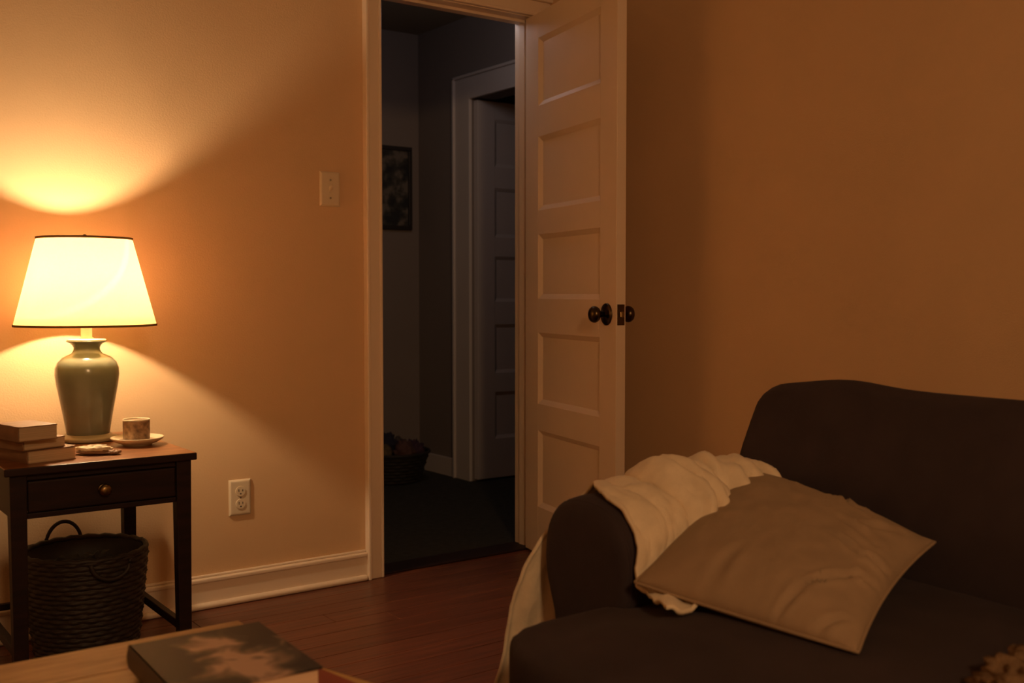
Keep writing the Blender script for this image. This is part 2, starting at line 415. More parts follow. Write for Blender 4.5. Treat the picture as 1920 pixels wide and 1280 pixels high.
PAN = [(.192, .483), (.582, .850), (.976, 1.216), (1.305, 1.578), (1.692, 1.942)]
ang = math.radians(180 + 78)
door_leaf('door_1', (2.493, YA - .004), ang, .70, .012, 2.035, PAN, .112, .588, 'door', 'cream painted five panel door standing open with aged brass knobs')
# in the hall: opened away into the next room
PAN2 = [(.22, .47), (.57, .83), (.95, 1.19), (1.29, 1.55), (1.66, 1.91)]
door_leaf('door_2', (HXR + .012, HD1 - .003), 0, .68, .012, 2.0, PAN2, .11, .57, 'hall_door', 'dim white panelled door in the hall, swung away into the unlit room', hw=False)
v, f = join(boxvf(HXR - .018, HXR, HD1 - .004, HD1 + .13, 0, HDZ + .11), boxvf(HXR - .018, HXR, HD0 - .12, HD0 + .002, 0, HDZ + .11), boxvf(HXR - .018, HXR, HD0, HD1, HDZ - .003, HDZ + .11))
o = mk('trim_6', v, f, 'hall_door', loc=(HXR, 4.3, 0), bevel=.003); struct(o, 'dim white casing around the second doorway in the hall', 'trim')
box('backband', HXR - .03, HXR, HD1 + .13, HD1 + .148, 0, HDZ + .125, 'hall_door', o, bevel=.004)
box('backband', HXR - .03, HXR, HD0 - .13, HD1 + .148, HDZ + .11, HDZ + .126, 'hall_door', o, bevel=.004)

# ------------------------------------------------------------------ switch and outlet on the wall
def plate(root, cx, cz, w=.074, h=.116):
    y = YA; a, b = w / 2, h / 2; V = []
    for (da, dy) in ((0, 0), (0, .003), (.005, .0072), (.009, .0078)):
        for (sx, sz) in ((-1, -1), (1, -1), (1, 1), (-1, 1)): V.append((cx + sx * (a - da), y - dy, cz + sz * (b - da)))
    F = [(0, 1, 2, 3), (12, 13, 14, 15)]
    for i in range(3):
        for k in range(4): F.append((i * 4 + k, i * 4 + (k + 1) % 4, (i + 1) * 4 + (k + 1) % 4, (i + 1) * 4 + k))
    return mk('plate', V, F, 'ivory', root, bevel=.0008)
sw = empty('light_switch', (1.631, YA, 1.347), 'ivory toggle light switch on the wall beside the doorway', 'light switch')
plate(sw, 1.631, 1.347)
sb = box('switch_slot', 1.6255, 1.6365, YA - .0088, YA - .006, 1.334, 1.360, 'ivory', sw, bevel=.0006)
v = [(1.6265, YA - .0085, 1.341), (1.6355, YA - .0085, 1.341), (1.6355, YA - .0085, 1.353), (1.6265, YA - .0085, 1.353), (1.6275, YA - .021, 1.352), (1.6345, YA - .021, 1.352), (1.6345, YA - .020, 1.361), (1.6275, YA - .020, 1.361)]
mk('toggle', v, [(0, 1, 2, 3), (4, 5, 6, 7), (0, 1, 5, 4), (1, 2, 6, 5), (2, 3, 7, 6), (3, 0, 4, 7)], 'ivory', sw, bevel=.0012)
for z in (1.317, 1.377): lathe('screw', [(.0034, -.0095), (.0034, -.007)], (1.631, YA, z), 'steel', sw, n=12, axis='y', smooth=False)
ou = empty('wall_outlet', (1.303, YA, .340), 'ivory double wall outlet above the baseboard right of the side table', 'outlet')
plate(ou, 1.303, .340)
for z in (.3605, .3195):
    rc = mk('receptacle', *lathevf([(.0165, -.0105), (.0165, -.007)], (1.303, YA, z), 24, 'y'), 'ivory', ou, bevel=.0008)
    for dx, hh in ((-.0062, .0045), (.0062, .0035)): box('slot', 1.303 + dx - .0011, 1.303 + dx + .0011, YA - .0109, YA - .010, z + .003 - hh, z + .003 + hh, 'slot', rc, bevel=0)
    lathe('ground_hole', [(.0026, -.0109), (.0026, -.010)], (1.303, YA, z - .008), 'slot', rc, n=12, axis='y', smooth=False)
lathe('screw', [(.0030, -.0092), (.0030, -.007)], (1.303, YA, .340), 'steel', ou, n=12, axis='y', smooth=False)

# ------------------------------------------------------------------ side table
TX0, TX1, TY0, TY1, TZ = .492, .944, 2.656, 3.185, .593
st = empty('side_table', ((TX0 + TX1) / 2, (TY0 + TY1) / 2, 0), 'dark wooden side table with one drawer against the wall', 'side table')
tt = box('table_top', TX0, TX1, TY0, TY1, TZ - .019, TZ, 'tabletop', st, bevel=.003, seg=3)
tt.data.materials.append(M['darkwood'])                 # shade painted in: unlit edge and underside take the dark frame material
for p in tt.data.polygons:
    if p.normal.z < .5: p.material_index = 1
def taper(name, x, y, w, z0, z1, t, m, par):
    a = w / 2; b = t / 2
    v = [(x - b, y - b, z0), (x + b, y - b, z0), (x + b, y + b, z0), (x - b, y + b, z0), (x - a, y - a, z1), (x + a, y - a, z1), (x + a, y + a, z1), (x - a, y + a, z1)]
    return mk(name, v, [(0, 3, 2, 1), (4, 5, 6, 7), (0, 1, 5, 4), (1, 2, 6, 5), (2, 3, 7, 6), (3, 0, 4, 7)], m, par, bevel=.002)
LX0, LX1, LY0, LY1 = TX0 + .032, TX1 - .030, TY0 + .032, TY1 - .032
for x in (LX0, LX1):
    for y in (LY0, LY1): taper('leg', x, y, .038, 0, TZ - .019, .030, 'darkwood', st)
AZ = .468
box('side_apron', LX0 - .012, LX0 + .010, LY0 + .019, LY1 - .019, AZ, TZ - .019, 'darkwood', st)
box('side_apron', LX1 - .010, LX1 + .012, LY0 + .019, LY1 - .019, AZ, TZ - .019, 'darkwood', st)
box('back_apron', LX0 + .019, LX1 - .019, LY1 - .010, LY1 + .012, AZ, TZ - .019, 'darkwood', st)
box('top_rail', LX0 + .019, LX1 - .019, LY0 - .012, LY0 + .012, TZ - .034, TZ - .019, 'darkwood', st)
box('bottom_rail', LX0 + .019, LX1 - .019, LY0 - .012, LY0 + .012, AZ, AZ + .013, 'darkwood', st)
dr = box('drawer', LX0 + .021, LX1 - .021, LY0 - .016, LY0 + .010, AZ + .015, TZ - .036, 'darkwood', st, bevel=.004, seg=2)
kx, kz = .716, .522
lathe('knob', [(.006, 0), (.006, -.008), (.011, -.012), (.0145, -.018), (.013, -.024), (.006, -.027)], (kx, LY0 - .016, kz), 'knobbrass', dr, n=20, axis='y')
lathe('knob_plate', [(.014, 0), (.014, -.002), (.010, -.003)], (kx, LY0 - .016, kz), 'brass', dr, n=20, axis='y')
for x in (LX0, LX1): box('stretcher', x - .009, x + .009, LY0 + .012, LY1 - .012, .130, .152, 'darkwood', st)
box('stretcher', LX0 + .01, LX1 - .01, LY1 - .012, LY1 + .004, .132, .150, 'darkwood', st)

# ------------------------------------------------------------------ table lamp
lx, ly = .780, 3.052
la = empty('table_lamp', (lx, ly, TZ), 'lit table lamp with sage green ceramic base and cream cone shade', 'lamp')
lathe('foot', [(.066, 0), (.076, .002), (.077, .008), (.074, .012), (.064, .015), (.060, .019), (.052, .020)], (lx, ly, TZ), 'lampfoot', la, n=48)
body = [(.050, .017), (.0555, .019), (.0575, .030), (.0640, .070), (.0725, .115), (.0800, .155), (.0835, .182), (.0825, .200), (.0765, .216), (.064, .229), (.050, .236), (.0415, .239), (.0395, .2415), (.0375, .244), (.0345, .250), (.034, .256), (.0375, .263), (.045, .269), (.052, .2725), (.053, .2745), (.050, .276), (.016, .277)]
lathe('ceramic_body', body, (lx, ly, TZ), 'ceramic', la, n=64)
lathe('socket', [(.019, .276), (.020, .281), (.0145, .285), (.0145, .312), (.0165, .318), (.0165, .372), (.014, .376)], (lx, ly, TZ), 'lampwhite', la, n=28)
lathe('cap_disc', [(.050, .2755), (.0505, .2785), (.030, .2800), (.018, .281)], (lx, ly, TZ), 'lampwhite', la, n=40)
SB, ST_, RB, RT = .912, 1.148, .183, .1225
N = 72
sh = lathe('lamp_shade', [(RB, SB), (RT, ST_)], (lx, ly, 0), 'shade', la, n=N, closed=False)
md = sh.modifiers.new('s', 'SOLIDIFY'); md.thickness = .0006
for nm, r, z in (('bottom_rim', RB, SB), ('top_rim', RT, ST_)):
    h = .0042
    lathe(nm, [(r - .0015, z - h), (r + .0022, z - h), (r + .0022, z + h * .4), (r - .0015, z + h * .4), (r - .0015, z - h)], (lx, ly, 0), 'rim', la, n=N, closed=False)
# harp, spider and finial
for s in (-1, 1):
    hp = spline([(lx + s * .012, ly, .955), (lx + s * .045, ly, 1.00), (lx + s * .048, ly, 1.07), (lx + s * .022, ly, 1.128), (lx, ly, 1.141)], 16)
    tube('harp', hp, .0018, 'brass', la, n=6)
for k in range(3):
    a = 2 * PI * k / 3 + .5
    tube('spider_arm', [(lx, ly, 1.143), (lx + RT * math.cos(a), ly + RT * math.sin(a), 1.1455)], .0016, 'brass', la, n=6)
lathe('finial', [(.004, 1.143), (.004, 1.150), (.0062, 1.1525), (.0062, 1.1555), (.003, 1.1585)], (lx, ly, 0), 'brass', la, n=16)
bz = 1.045
lathe('bulb', [(.002, bz + .0195), (.008, bz + .018), (.014, bz + .0135), (.0182, bz + .006), (.0190, bz), (.0175, bz - .008), (.0135, bz - .0145), (.011, bz - .018)], (lx, ly, 0), 'bulb', la, n=24)
lathe('bulb_neck', [(.011, bz - .018), (.0125, bz - .03), (.0135, bz - .045), (.0135, bz - .075)], (lx, ly, 0), 'lampwhite', la, n=24)

# ------------------------------------------------------------------ books on the side table
def book(name, c, ang, w, d, z0, h, cover, page, label, cat='book', group=None, soft=True, ct=.0022, curl=0, thing_parent=None):
    """spine on local -x side; c = centre; cover boards + spine + page block"""
    root = empty(name, (c[0], c[1], z0), label, cat, group)
    ca, sa = math.cos(ang), math.sin(ang)
    def Pt(x, y, z): return (c[0] + ca * x - sa * y, c[1] + sa * x + ca * y, z0 + z)
    def sheet(nm, x0, x1, y0, y1, za, zb, m, bend=0, nseg=8):
        V, F = [], []
        for z in (za, zb):
            for i in range(nseg + 1):
                x = x0 + (x1 - x0) * i / nseg
                for j in range(nseg + 1):
                    y = y0 + (y1 - y0) * j / nseg
                    k = max(0, (x - x0) / (x1 - x0)); q = abs(2 * j / nseg - 1)
                    V.append(Pt(x, y, z + bend * (k ** 7) * (.3 + .7 * q * q)))
        n = nseg + 1; S = n * n
        for i in range(nseg):
            for j in range(nseg):
                a = i * n + j
                F.append((a, a + 1, a + n + 1, a + n)); F.append((S + a, S + a + n, S + a + n + 1, S + a + 1))
        for i in range(nseg):
            a = i; F.append((a, a + 1, S + a + 1, S + a)); a = nseg * n + i; F.append((a, S + a, S + a + 1, a + 1))
            a = i * n; F.append((a, S + a, S + a + n, a + n)); a = i * n + nseg; F.append((a, a + n, S + a + n, S + a))
        return mk(nm, V, F, m, root)
    o = 0 if soft else .004
    sheet('back_cover', -w / 2, w / 2, -d / 2, d / 2, 0, ct, cover)
    sheet('page_block', -w / 2 + .002, w / 2 - .001 - o, -d / 2 + .001 + o, d / 2 - .001 - o, ct, h - ct, page)
    sheet('front_cover', -w / 2, w / 2, -d / 2, d / 2, h - ct, h, cover, bend=curl)
    V = []; n = 7
    for k in range(n):
        t = k / (n - 1); bul = .003 * math.sin(PI * t)
        for dx in (0, .0025):
            for y in (-d / 2, d / 2): V.append(Pt(-w / 2 - bul + dx, y, h * t))
    F = []
    for k in range(n - 1):
        a = k * 4; b = a + 4
        F += [(a, a + 1, b + 1, b), (a + 2, b + 2, b + 3, a + 3), (a, b, b + 2, a + 2), (a + 1, a + 3, b + 3, b + 1)]
    F += [(0, 2, 3, 1), ((n - 1) * 4, (n - 1) * 4 + 1, (n - 1) * 4 + 3, (n - 1) * 4 + 2)]
    mk('spine', V, F, cover, root)
    return root
book('paperback_book', (.590, 2.800), math.radians(13), .118, .175, TZ, .031, 'kraft2', 'page', 'worn paperback with curling cover, bottom of the stack beside the lamp', group='books on the side table', curl=.003)
book('paperback_book', (.566, 2.795), math.radians(20), .108, .165, TZ + .0328, .025, 'kraft', 'page', 'thin brown paperback in the middle of the stack beside the lamp', group='books on the side table', curl=0)
book('paperback_book', (.556, 2.742), math.radians(14), .093, .130, TZ + .0585, .035, 'kraft2', 'page', 'thick small paperback on top of the stack beside the lamp', group='books on the side table', curl=0)

# ------------------------------------------------------------------ cup, saucer, packet
sx_, sy_ = .862, 2.882
sa_ = empty('saucer', (sx_, sy_, TZ), 'cream saucer under the mottled cup', 'saucer')
lathe('plate_body', [(.036, .0), (.038, .003), (.052, .008), (.064, .0155), (.0675, .019), (.0685, .021), (.067, .0222), (.062, .0205), (.050, .0145), (.036, .009), (.001, .0085)], (sx_, sy_, TZ), 'cream', sa_, n=56)
lathe('glaze_ring', [(.036, .0092), (.048, .0142)], (sx_, sy_, TZ), 'cupglaze', sa_, n=48, closed=False)
cu = empty('teacup', (sx_ - .002, sy_, TZ + .009), 'small straight sided cup with mottled brown glaze on the saucer', 'cup')
cz = TZ + .009
lathe('cup_body', [(.031, 0), (.0335, .002), (.0342, .010), (.0345, .055), (.0348, .0575)], (sx_ - .002, sy_, cz), 'cupglaze', cu, n=48)
lathe('cup_rim', [(.0348, .0572), (.0350, .060), (.0335, .0612), (.0315, .060), (.0310, .050), (.0305, .012), (.002, .010)], (sx_ - .002, sy_, cz), 'cream', cu, n=48, closed=False)
lathe('tea', [(.0306, .046), (.001, .0462)], (sx_ - .002, sy_, cz), 'tea', cu, n=40, closed=False)

pk = empty('snack_packet', (.726, 2.778, TZ), 'small crumpled cream paper packet in front of the lamp', 'packet')
def lump(name, c, rx, ry, h, ang, m, par, seed, amp=.25, n=28, k=14, flat=.0, freq=3.0, loc=None):
    V, F = [], []; ca, sa = math.cos(ang), math.sin(ang)
    for i in range(k + 1):
        ph = PI * i / k
        for j in range(n):
            th = 2 * PI * j / n
            x, y, z = math.sin(ph) * math.cos(th), math.sin(ph) * math.sin(th), math.cos(ph)
            d = 1 + amp * fbm(x * freq + seed, y * freq, z * freq)
            X, Y, Z = x * rx * d, y * ry * d, (z * .5 + .5) * h * (d if z > 0 else 1)
            V.append((c[0] + ca * X - sa * Y, c[1] + sa * X + ca * Y, c[2] + max(Z, 0)))
    for i in range(k):
        for j in range(n): F.append((i * n + j, i * n + (j + 1) % n, (i + 1) * n + (j + 1) % n, (i + 1) * n + j))
    o = mk(name, V, F, m, par, loc, smooth=True); return o
A30 = math.radians(-38)
lump('wrapper_bottom', (.728, 2.776, TZ), .048, .030, .014, A30, 'brownpaper', pk, 3.1, .2)
lump('wrapper_top', (.724, 2.780, TZ + .006), .043, .026, .016, A30, 'paper', pk, 9.4, .35, freq=4)
lump('wrapper_tail', (.764, 2.748, TZ + .001), .016, .018, .009, A30, 'brownpaper', pk, 5.2, .5, freq=4)

# ------------------------------------------------------------------ wicker basket under the table
bx_, by_ = .750, 2.985
ba = empty('wicker_basket', (bx_, by_, 0), 'dark wicker basket with a loop handle under the side table', 'basket')
V, F = [], []; NR, NS = 156, 120; BH = .305
def brad(t): return .122 + (.158 - .122) * t ** .8
for i in range(NR + 1):
    t = i / NR; row = t * 24; rr = abs(math.sin(PI * row)) ** .6
    for j in range(NS):
        a = 2 * PI * j / NS; ph = (int(row) % 2) * PI
        r = brad(t) + .0042 * rr + .0028 * math.cos(20 * a + ph) * rr + .0015 * fbm(a * 3, t * 20)
        V.append((bx_ + r * math.cos(a), by_ + r * math.sin(a), .003 + BH * t))
for i in range(NR):
    for j in range(NS): F.append((i * NS + j, i * NS + (j + 1) % NS, (i + 1) * NS + (j + 1) % NS, (i + 1) * NS + j))
F.append(tuple(range(NS)))
mk('woven_wall', V, F, 'wicker', ba, smooth=True)
lathe('inner_wall', [(.118, .01), (.150, .304)], (bx_, by_, 0), 'wickerdark', ba, n=48, closed=False)
V = [(bx_ + .155 * math.cos(2 * PI * k / 64), by_ + .155 * math.sin(2 * PI * k / 64), .308 + .002 * math.sin(k * 2.1)) for k in range(65)]
tube('rim', V, .0075, 'wicker', ba, n=8)
for a in (math.radians(97), math.radians(277)):
    ct, stn = Vector((bx_ + .156 * math.cos(a), by_ + .156 * math.sin(a), .30)), Vector((-math.sin(a), math.cos(a), 0))
    out = Vector((math.cos(a), math.sin(a), 0))
    if a > 4: pts = [ct + stn * (.052 * math.cos(q)) + out * (.014 + .006 * math.sin(q)) + Vector((0, 0, .005 - .045 * math.sin(q))) for q in [PI * k / 18 for k in range(19)]]
    else: pts = [ct + stn * (.050 * math.cos(q)) + Vector((0, 0, -.01 + .068 * math.sin(q))) for q in [PI * k / 18 for k in range(19)]]
    tube('handle', pts, .0052, 'wickerdark', ba, n=8)
bu = lump('cloth_bundle', (bx_, by_, .17), .132, .132, .112, .3, 'bundle', None, 2.2, .22, n=48, k=26, freq=5, loc=(bx_, by_, .17))
tag(bu, 'dark crumpled cloth filling the wicker basket', 'cloth')

# ------------------------------------------------------------------ coffee table with book and magazines
CX1, CY1, CZ = .708, 1.795, .42
ctb = empty('coffee_table', (.05, 1.45, 0), 'low oak coffee table in the foreground carrying a large book', 'coffee table')
NB = 5; bw = (CY1 - 1.12) / NB
for i in range(NB):
    box('top_board', -.62, CX1, 1.12 + i * bw + .0006, 1.12 + (i + 1) * bw - .0006, CZ - .028, CZ, 'oak', ctb, bevel=.0025, seg=2)
box('apron', -.54, CX1 - .06, CY1 - .075, CY1 - .055, CZ - .09, CZ - .028, 'oak', ctb)
box('apron', -.54, CX1 - .06, 1.175, 1.195, CZ - .09, CZ - .028, 'oak', ctb)
box('apron', -.56, -.54, 1.195, CY1 - .075, CZ - .09, CZ - .028, 'oak', ctb)
box('apron', CX1 - .08, CX1 - .06, 1.195, CY1 - .075, CZ - .09, CZ - .028, 'oak', ctb)
for x in (-.565, CX1 - .085):
    for y in (1.195, CY1 - .075): taper('leg', x, y, .05, 0, CZ - .028, .036, 'oak', ctb)
mg = book('magazine', (.612, 1.452), math.radians(17), .205, .250, CZ, .006, 'yellowcover', 'page2', 'yellow covered magazine at the bottom under the large book', cat='magazine', ct=.0008)
mg2 = book('magazine', (.598, 1.462), math.radians(10), .205, .245, CZ + .0064, .005, 'redcover', 'page2', 'red magazine directly beneath the large book', cat='magazine', ct=.0008)

# large photo book: dark cover with a soft abstract pale shape
def cover_mat():
    m = bpy.data.materials.new('photo_cover'); m.use_nodes = True; nt = m.node_tree; b = nt.nodes['Principled BSDF']
    b.inputs['Roughness'].default_value = .55
    tc = nt.nodes.new('ShaderNodeTexCoord')
    mp = nt.nodes.new('ShaderNodeMapping'); nt.links.new(tc.outputs['Object'], mp.inputs['Vector'])
    n = nt.nodes.new('ShaderNodeTexNoise'); n.inputs['Scale'].default_value = 17; n.inputs['Detail'].default_value = 2.5; n.inputs['Distortion'].default_value = .6
    nt.links.new(mp.outputs[0], n.inputs['Vector'])
    # pale diagonal patch across the middle of the cover
    g = nt.nodes.new('ShaderNodeVectorMath'); g.operation = 'DISTANCE'; g.inputs[1].default_value = (.005, -.03, .035)
    mp2 = nt.nodes.new('ShaderNodeMapping'); mp2.inputs['Scale'].default_value = (1.55, .72, 1); nt.links.new(tc.outputs['Object'], mp2.inputs['Vector'])
    nt.links.new(mp2.outputs[0], g.inputs[0])
    mr = nt.nodes.new('ShaderNodeMapRange'); mr.inputs['From Min'].default_value = .02; mr.inputs['From Max'].default_value = .13; mr.inputs['To Min'].default_value = .26; mr.inputs['To Max'].default_value = -.16
    nt.links.new(g.outputs['Value'], mr.inputs['Value'])
    ad = nt.nodes.new('ShaderNodeMath'); nt.links.new(n.outputs['Fac'], ad.inputs[0]); nt.links.new(mr.outputs[0], ad.inputs[1])
    r = nt.nodes.new('ShaderNodeValToRGB'); e = r.color_ramp.elements
    e[0].position = .42; e[0].color = (.022, .021, .021, 1); e[1].position = .70; e[1].color = (.56, .38, .29, 1)
    q = e.new(.53); q.color = (.075, .062, .052, 1); q = e.new(.62); q.color = (.27, .19, .14, 1)
    nt.links.new(ad.outputs[0], r.inputs['Fac']); nt.links.new(r.outputs[0], b.inputs['Base Color'])
    return m
M['photo'] = cover_mat()
M['greycover'] = mat('grey_cover', (.095, .08, .065), .45, var=.12, vscale=20)
pb = book('hardcover_book', (.566, 1.497), math.radians(-2), .205, .250, CZ + .0118, .036, 'greycover', 'page2', 'large hardcover with a dark photographic cover lying on the coffee table', soft=False, ct=.003)
for ch in pb.children:
    if ch.name.startswith('front_cover'): ch.data.materials[0] = M['photo']

# ------------------------------------------------------------------ sofa
SY1 = 1.63; SYN = -.42
so = empty('sofa', (1.6, .6, 0), 'dark brown velvet sofa with rolled arms and a rounded back', 'sofa')
# rolled arm: profile in (y, z) relative to the arm's outer line, swept along x
def arm_profile(n=44):
    pts = [(.0, .10), (.0, .30), (-.002, .37), (.012, .415), (.026, .46), (.030, .51), (.018, .565), (-.018, .602), (-.070, .615), (-.130, .613), (-.178, .592), (-.208, .552), (-.218, .50), (-.214, .45), (-.205, .40), (-.203, .34), (-.203, .10)]
    return [(p.x, p.y) for p in spline([(a, b, 0) for a, b in pts], n)]
def arm(yref, sgn):
    pr = arm_profile(); V, F = [], []; n = len(pr)
    cy = sum(p[0] for p in pr) / n; cz = .40
    xs = [(1.270, .62), (1.268, .80), (1.272, .925), (1.280, .965), (1.294, .988), (1.315, 1.0), (1.5, 1.0), (1.75, .995), (2.00, .97)]
    for x, s in xs:
        for (a, b) in pr:
            aa = cy + (a - cy) * s; bb = (b - cz) * s + cz if b > cz else b
            V.append((x, yref + sgn * aa, bb))
    for i in range(len(xs) - 1):
        for k in range(n):
            F.append((i * n + k, i * n + (k + 1) % n, (i + 1) * n + (k + 1) % n, (i + 1) * n + k))
    F.append(tuple(range(n))); F.append(tuple(range((len(xs) - 1) * n, len(xs) * n)))
    o = mk('arm', V, F, 'sofa', so, smooth=True)
    pts = [(1.283, yref + sgn * (cy + (a - cy) * .955), ((b - cz) * .955 + cz) if b > cz else b) for a, b in pr]
    tube('welt', pts, .0042, 'sofa', o, n=6)
    return o
arm(SY1 - .02, 1); arm(SYN + .02, -1)
# backrest, built as a leaning slab with a softly domed top line
def backrest():
    V, F = [], []; NY, NP = 60, 28
    ys = [SYN + (SY1 + .004 - SYN) * i / NY for i in range(NY + 1)]
    L0, L1 = SYN, SY1 + .004
    for y in ys:
        d = min(y - L0, L1 - y)
        end = 1 - max(0, 1 - d / .05) ** 2.2
        e = L1 - y if y > .6 else y - L0
        ht = .804 + .013 * math.exp(-((e - .235) / .10) ** 2) - .010 * math.exp(-(e / .10) ** 2)
        ht = ht - .035 * (1 - end)
        th = 1 - .30 * (1 - end)
        for k in range(NP):
            t = k / (NP - 1)
            # front face bottom -> top -> rear bottom
            path = [(1.735, .30), (1.765, .50), (1.800, .64), (1.838, ht - .06), (1.862, ht - .018), (1.905, ht), (1.955, ht - .012), (1.995, ht - .07), (2.015, .55), (2.02, .12)]
            V.append((t, y, path, th))
    out = []
    for (t, y, path, th) in V:
        s = t * (len(path) - 1); k = min(int(s), len(path) - 2); q = s - k
        x = path[k][0] * (1 - q) + path[k + 1][0] * q; z = path[k][1] * (1 - q) + path[k + 1][1] * q
        cx = 1.90; x = cx + (x - cx) * th
        x -= .012 * math.exp(-((z - .60) / .12) ** 2) * (1 if x < 1.9 else 0)
        out.append((x, y, z))
    n = NP
    for i in range(NY):
        for k in range(n - 1): F.append((i * n + k, i * n + k + 1, (i + 1) * n + k + 1, (i + 1) * n + k))
    F.append(tuple(range(n))); F.append(tuple(range(NY * n, (NY + 1) * n)))
    return mk('backrest', out, F, 'sofa', so, smooth=True, sub=1)
backrest()
# T shaped seat cushion, crowned
def seat_cushion():
    bm = bmesh.new()
    y0, y1 = SYN + .235, SY1 - .235; f = .955; a = 1.262
    outline = [(f, y0 - .03), (f, y1 - .13), (f + .015, y1 - .065), (f + .05, y1 - .005), (f + .10, y1 + .028), (f + .17, y1 + .04), (a - .02, y1 + .04), (a, y1 + .03), (a + .01, y1), (1.75, y1), (1.75, y0), (a + .01, y0), (a, y0 - .045), (f + .02, y0 - .05)]
    vb = [bm.verts.new((x, y, .315)) for x, y in outline]; vt = [bm.verts.new((x, y, .445)) for x, y in outline]
    n = len(outline)
    bm.faces.new(vb[::-1]); bm.faces.new(vt)
    for i in range(n): bm.faces.new((vb[i], vb[(i + 1) % n], vt[(i + 1) % n], vt[i]))
    bmesh.ops.triangulate(bm, faces=[f_ for f_ in bm.faces if len(f_.verts) > 4])
    me = bpy.data.meshes.new('tmp'); bm.to_mesh(me); bm.free()
    o = mk('seat_cushion', [v.co for v in me.vertices], [tuple(p.vertices) for p in me.polygons], 'sofa', so, smooth=True)
    md = o.modifiers.new('rm', 'REMESH'); md.mode = 'VOXEL'; md.voxel_size = .012; md.use_smooth_shade = True
    md = o.modifiers.new('sm', 'SMOOTH'); md.iterations = 14; md.factor = .6
    tx = bpy.data.textures.new('sag', 'CLOUDS'); tx.noise_scale = .35
    md = o.modifiers.new('d', 'DISPLACE'); md.texture = tx; md.strength = .018; md.mid_level = .5
    me = bpy.data.meshes.new_from_object(o.evaluated_get(bpy.context.evaluated_depsgraph_get()))
    o.modifiers.clear(); o.data = me
    def sm(t): t = max(0, min(1, t)); return t * t * (3 - 2 * t)
    for v in me.vertices:                                  # crowned, well stuffed middle
        x, y, z = v.co + so.location
        if z > .38: v.co.z += .028 * sm((1.40 - y) / .22) * sm((x - .98) / .2) * sm((z - .38) / .05) * sm((y - SYN - .2) / .25)
    for p in me.polygons: p.use_smooth = True
    return o
seat_cushion()
box('base', 1.03, 1.98, SYN + .26, SY1 - .30, .10, .315, 'sofa', so, bevel=.04, seg=5)
for x in (1.33, 1.93):
    for y in (SYN + .09, SY1 - .11): lathe('foot', [(.020, 0), (.028, .04), (.034, .10)], (x, y, 0), 'darkwood', so, n=20)

# ------------------------------------------------------------------ throw pillow
def pillow():
    A, B, Cc, D = Vector((1.715, 1.500, .632)), Vector((1.715, 1.075, .556)), Vector((1.301, .934, .480)), Vector((1.252, 1.355, .497))
    nrm = (Cc - D).cross(A - D).normalized()
    if nrm.z < 0: nrm = -nrm
    N = 64; V, F = [], []
    def creases(u, v):
        s = 0
        for (ax, ay, bx2, by2, wd, am) in ((.97, .06, .72, -.01, .035, .017), (.72, -.01, .38, .06, .03, .012), (.92, -.22, .77, -.31, .035, .012), (.77, -.31, .50, -.64, .032, .014), (.50, -.64, .34, -.98, .035, .008),
                                           (.10, .90, .29, .76, .035, .012), (.29, .76, .62, .66, .04, .012), (.66, -.98, .86, -.78, .03, .009), (.80, .70, .55, .40, .05, .008), (-.45, .85, -.2, .55, .05, .005), (-.95, -.1, -.4, .05, .08, .004), (-.3, -.95, -.2, -.5, .07, .005), (.75, .25, .35, .35, .05, .006)):
            p = Vector((u, v)); a = Vector((ax, ay)); b = Vector((bx2, by2)); d = b - a; t = max(0, min(1, (p - a).dot(d) / d.dot(d)))
            dist = (p - a - d * t).length; w_ = wd * (1 - .4 * t)
            fade = math.sin(PI * min(1, .15 + .85 * (1 - t))) if t > 0 else .5
            s += -am * math.exp(-(dist / w_) ** 2) * fade + .6 * am * math.exp(-((dist - 1.8 * w_) / w_) ** 2) * fade
        return s
    for side in (1, -1):
        for i in range(N + 1):
            for j in range(N + 1):
                u, v = 2 * i / N - 1, 2 * j / N - 1
                cr, cl, ct_, cb = .085, .02, .045, -.010
                k = (1 - v * v) * (u * u * u) ; uu = u - (cr * k if u > 0 else cl * k)
                k = (1 - u * u) * (v * v * v); vv = v - (ct_ * k if v > 0 else cb * k)
                a, b = (uu + 1) / 2, (vv + 1) / 2
                p = D * (1 - a) * (1 - b) + Cc * a * (1 - b) + B * a * b + A * (1 - a) * b
                h = ((1 - abs(u) ** 3.0) * (1 - abs(v) ** 3.0)) ** .62
                th = (.062 if side > 0 else .046) * h
                if side > 0: th += creases(u, v) * min(1, h * 4) + .006 * fbm(u * 2.5, v * 2.5, 3) * h
                V.append(p + nrm * side * th)
    n = N + 1; S = n * n
    for i in range(N):
        for j in range(N):
            a = i * n + j
            F.append((a, a + 1, a + n + 1, a + n)); F.append((S + a, S + a + n, S + a + n + 1, S + a + 1))
    ring = [i * n for i in range(N)] + [N * n + j for j in range(N)] + [i * n + N for i in range(N, 0, -1)] + [j for j in range(N, 0, -1)]
    root = empty('throw_pillow', (1.45, 1.2, .45), 'tan linen throw pillow lying on the sofa seat by the arm', 'pillow')
    o = mk('pillow_body', V, F, 'pillow', root, smooth=True)
    bm = bmesh.new(); bm.from_mesh(o.data); bmesh.ops.remove_doubles(bm, verts=bm.verts, dist=.0004); bmesh.ops.recalc_face_normals(bm, faces=bm.faces); bm.to_mesh(o.data); bm.free()
    tube('seam', [V[k] for k in ring] + [V[ring[0]]], .0028, 'pillow', root, n=6)
    return root
pillow()

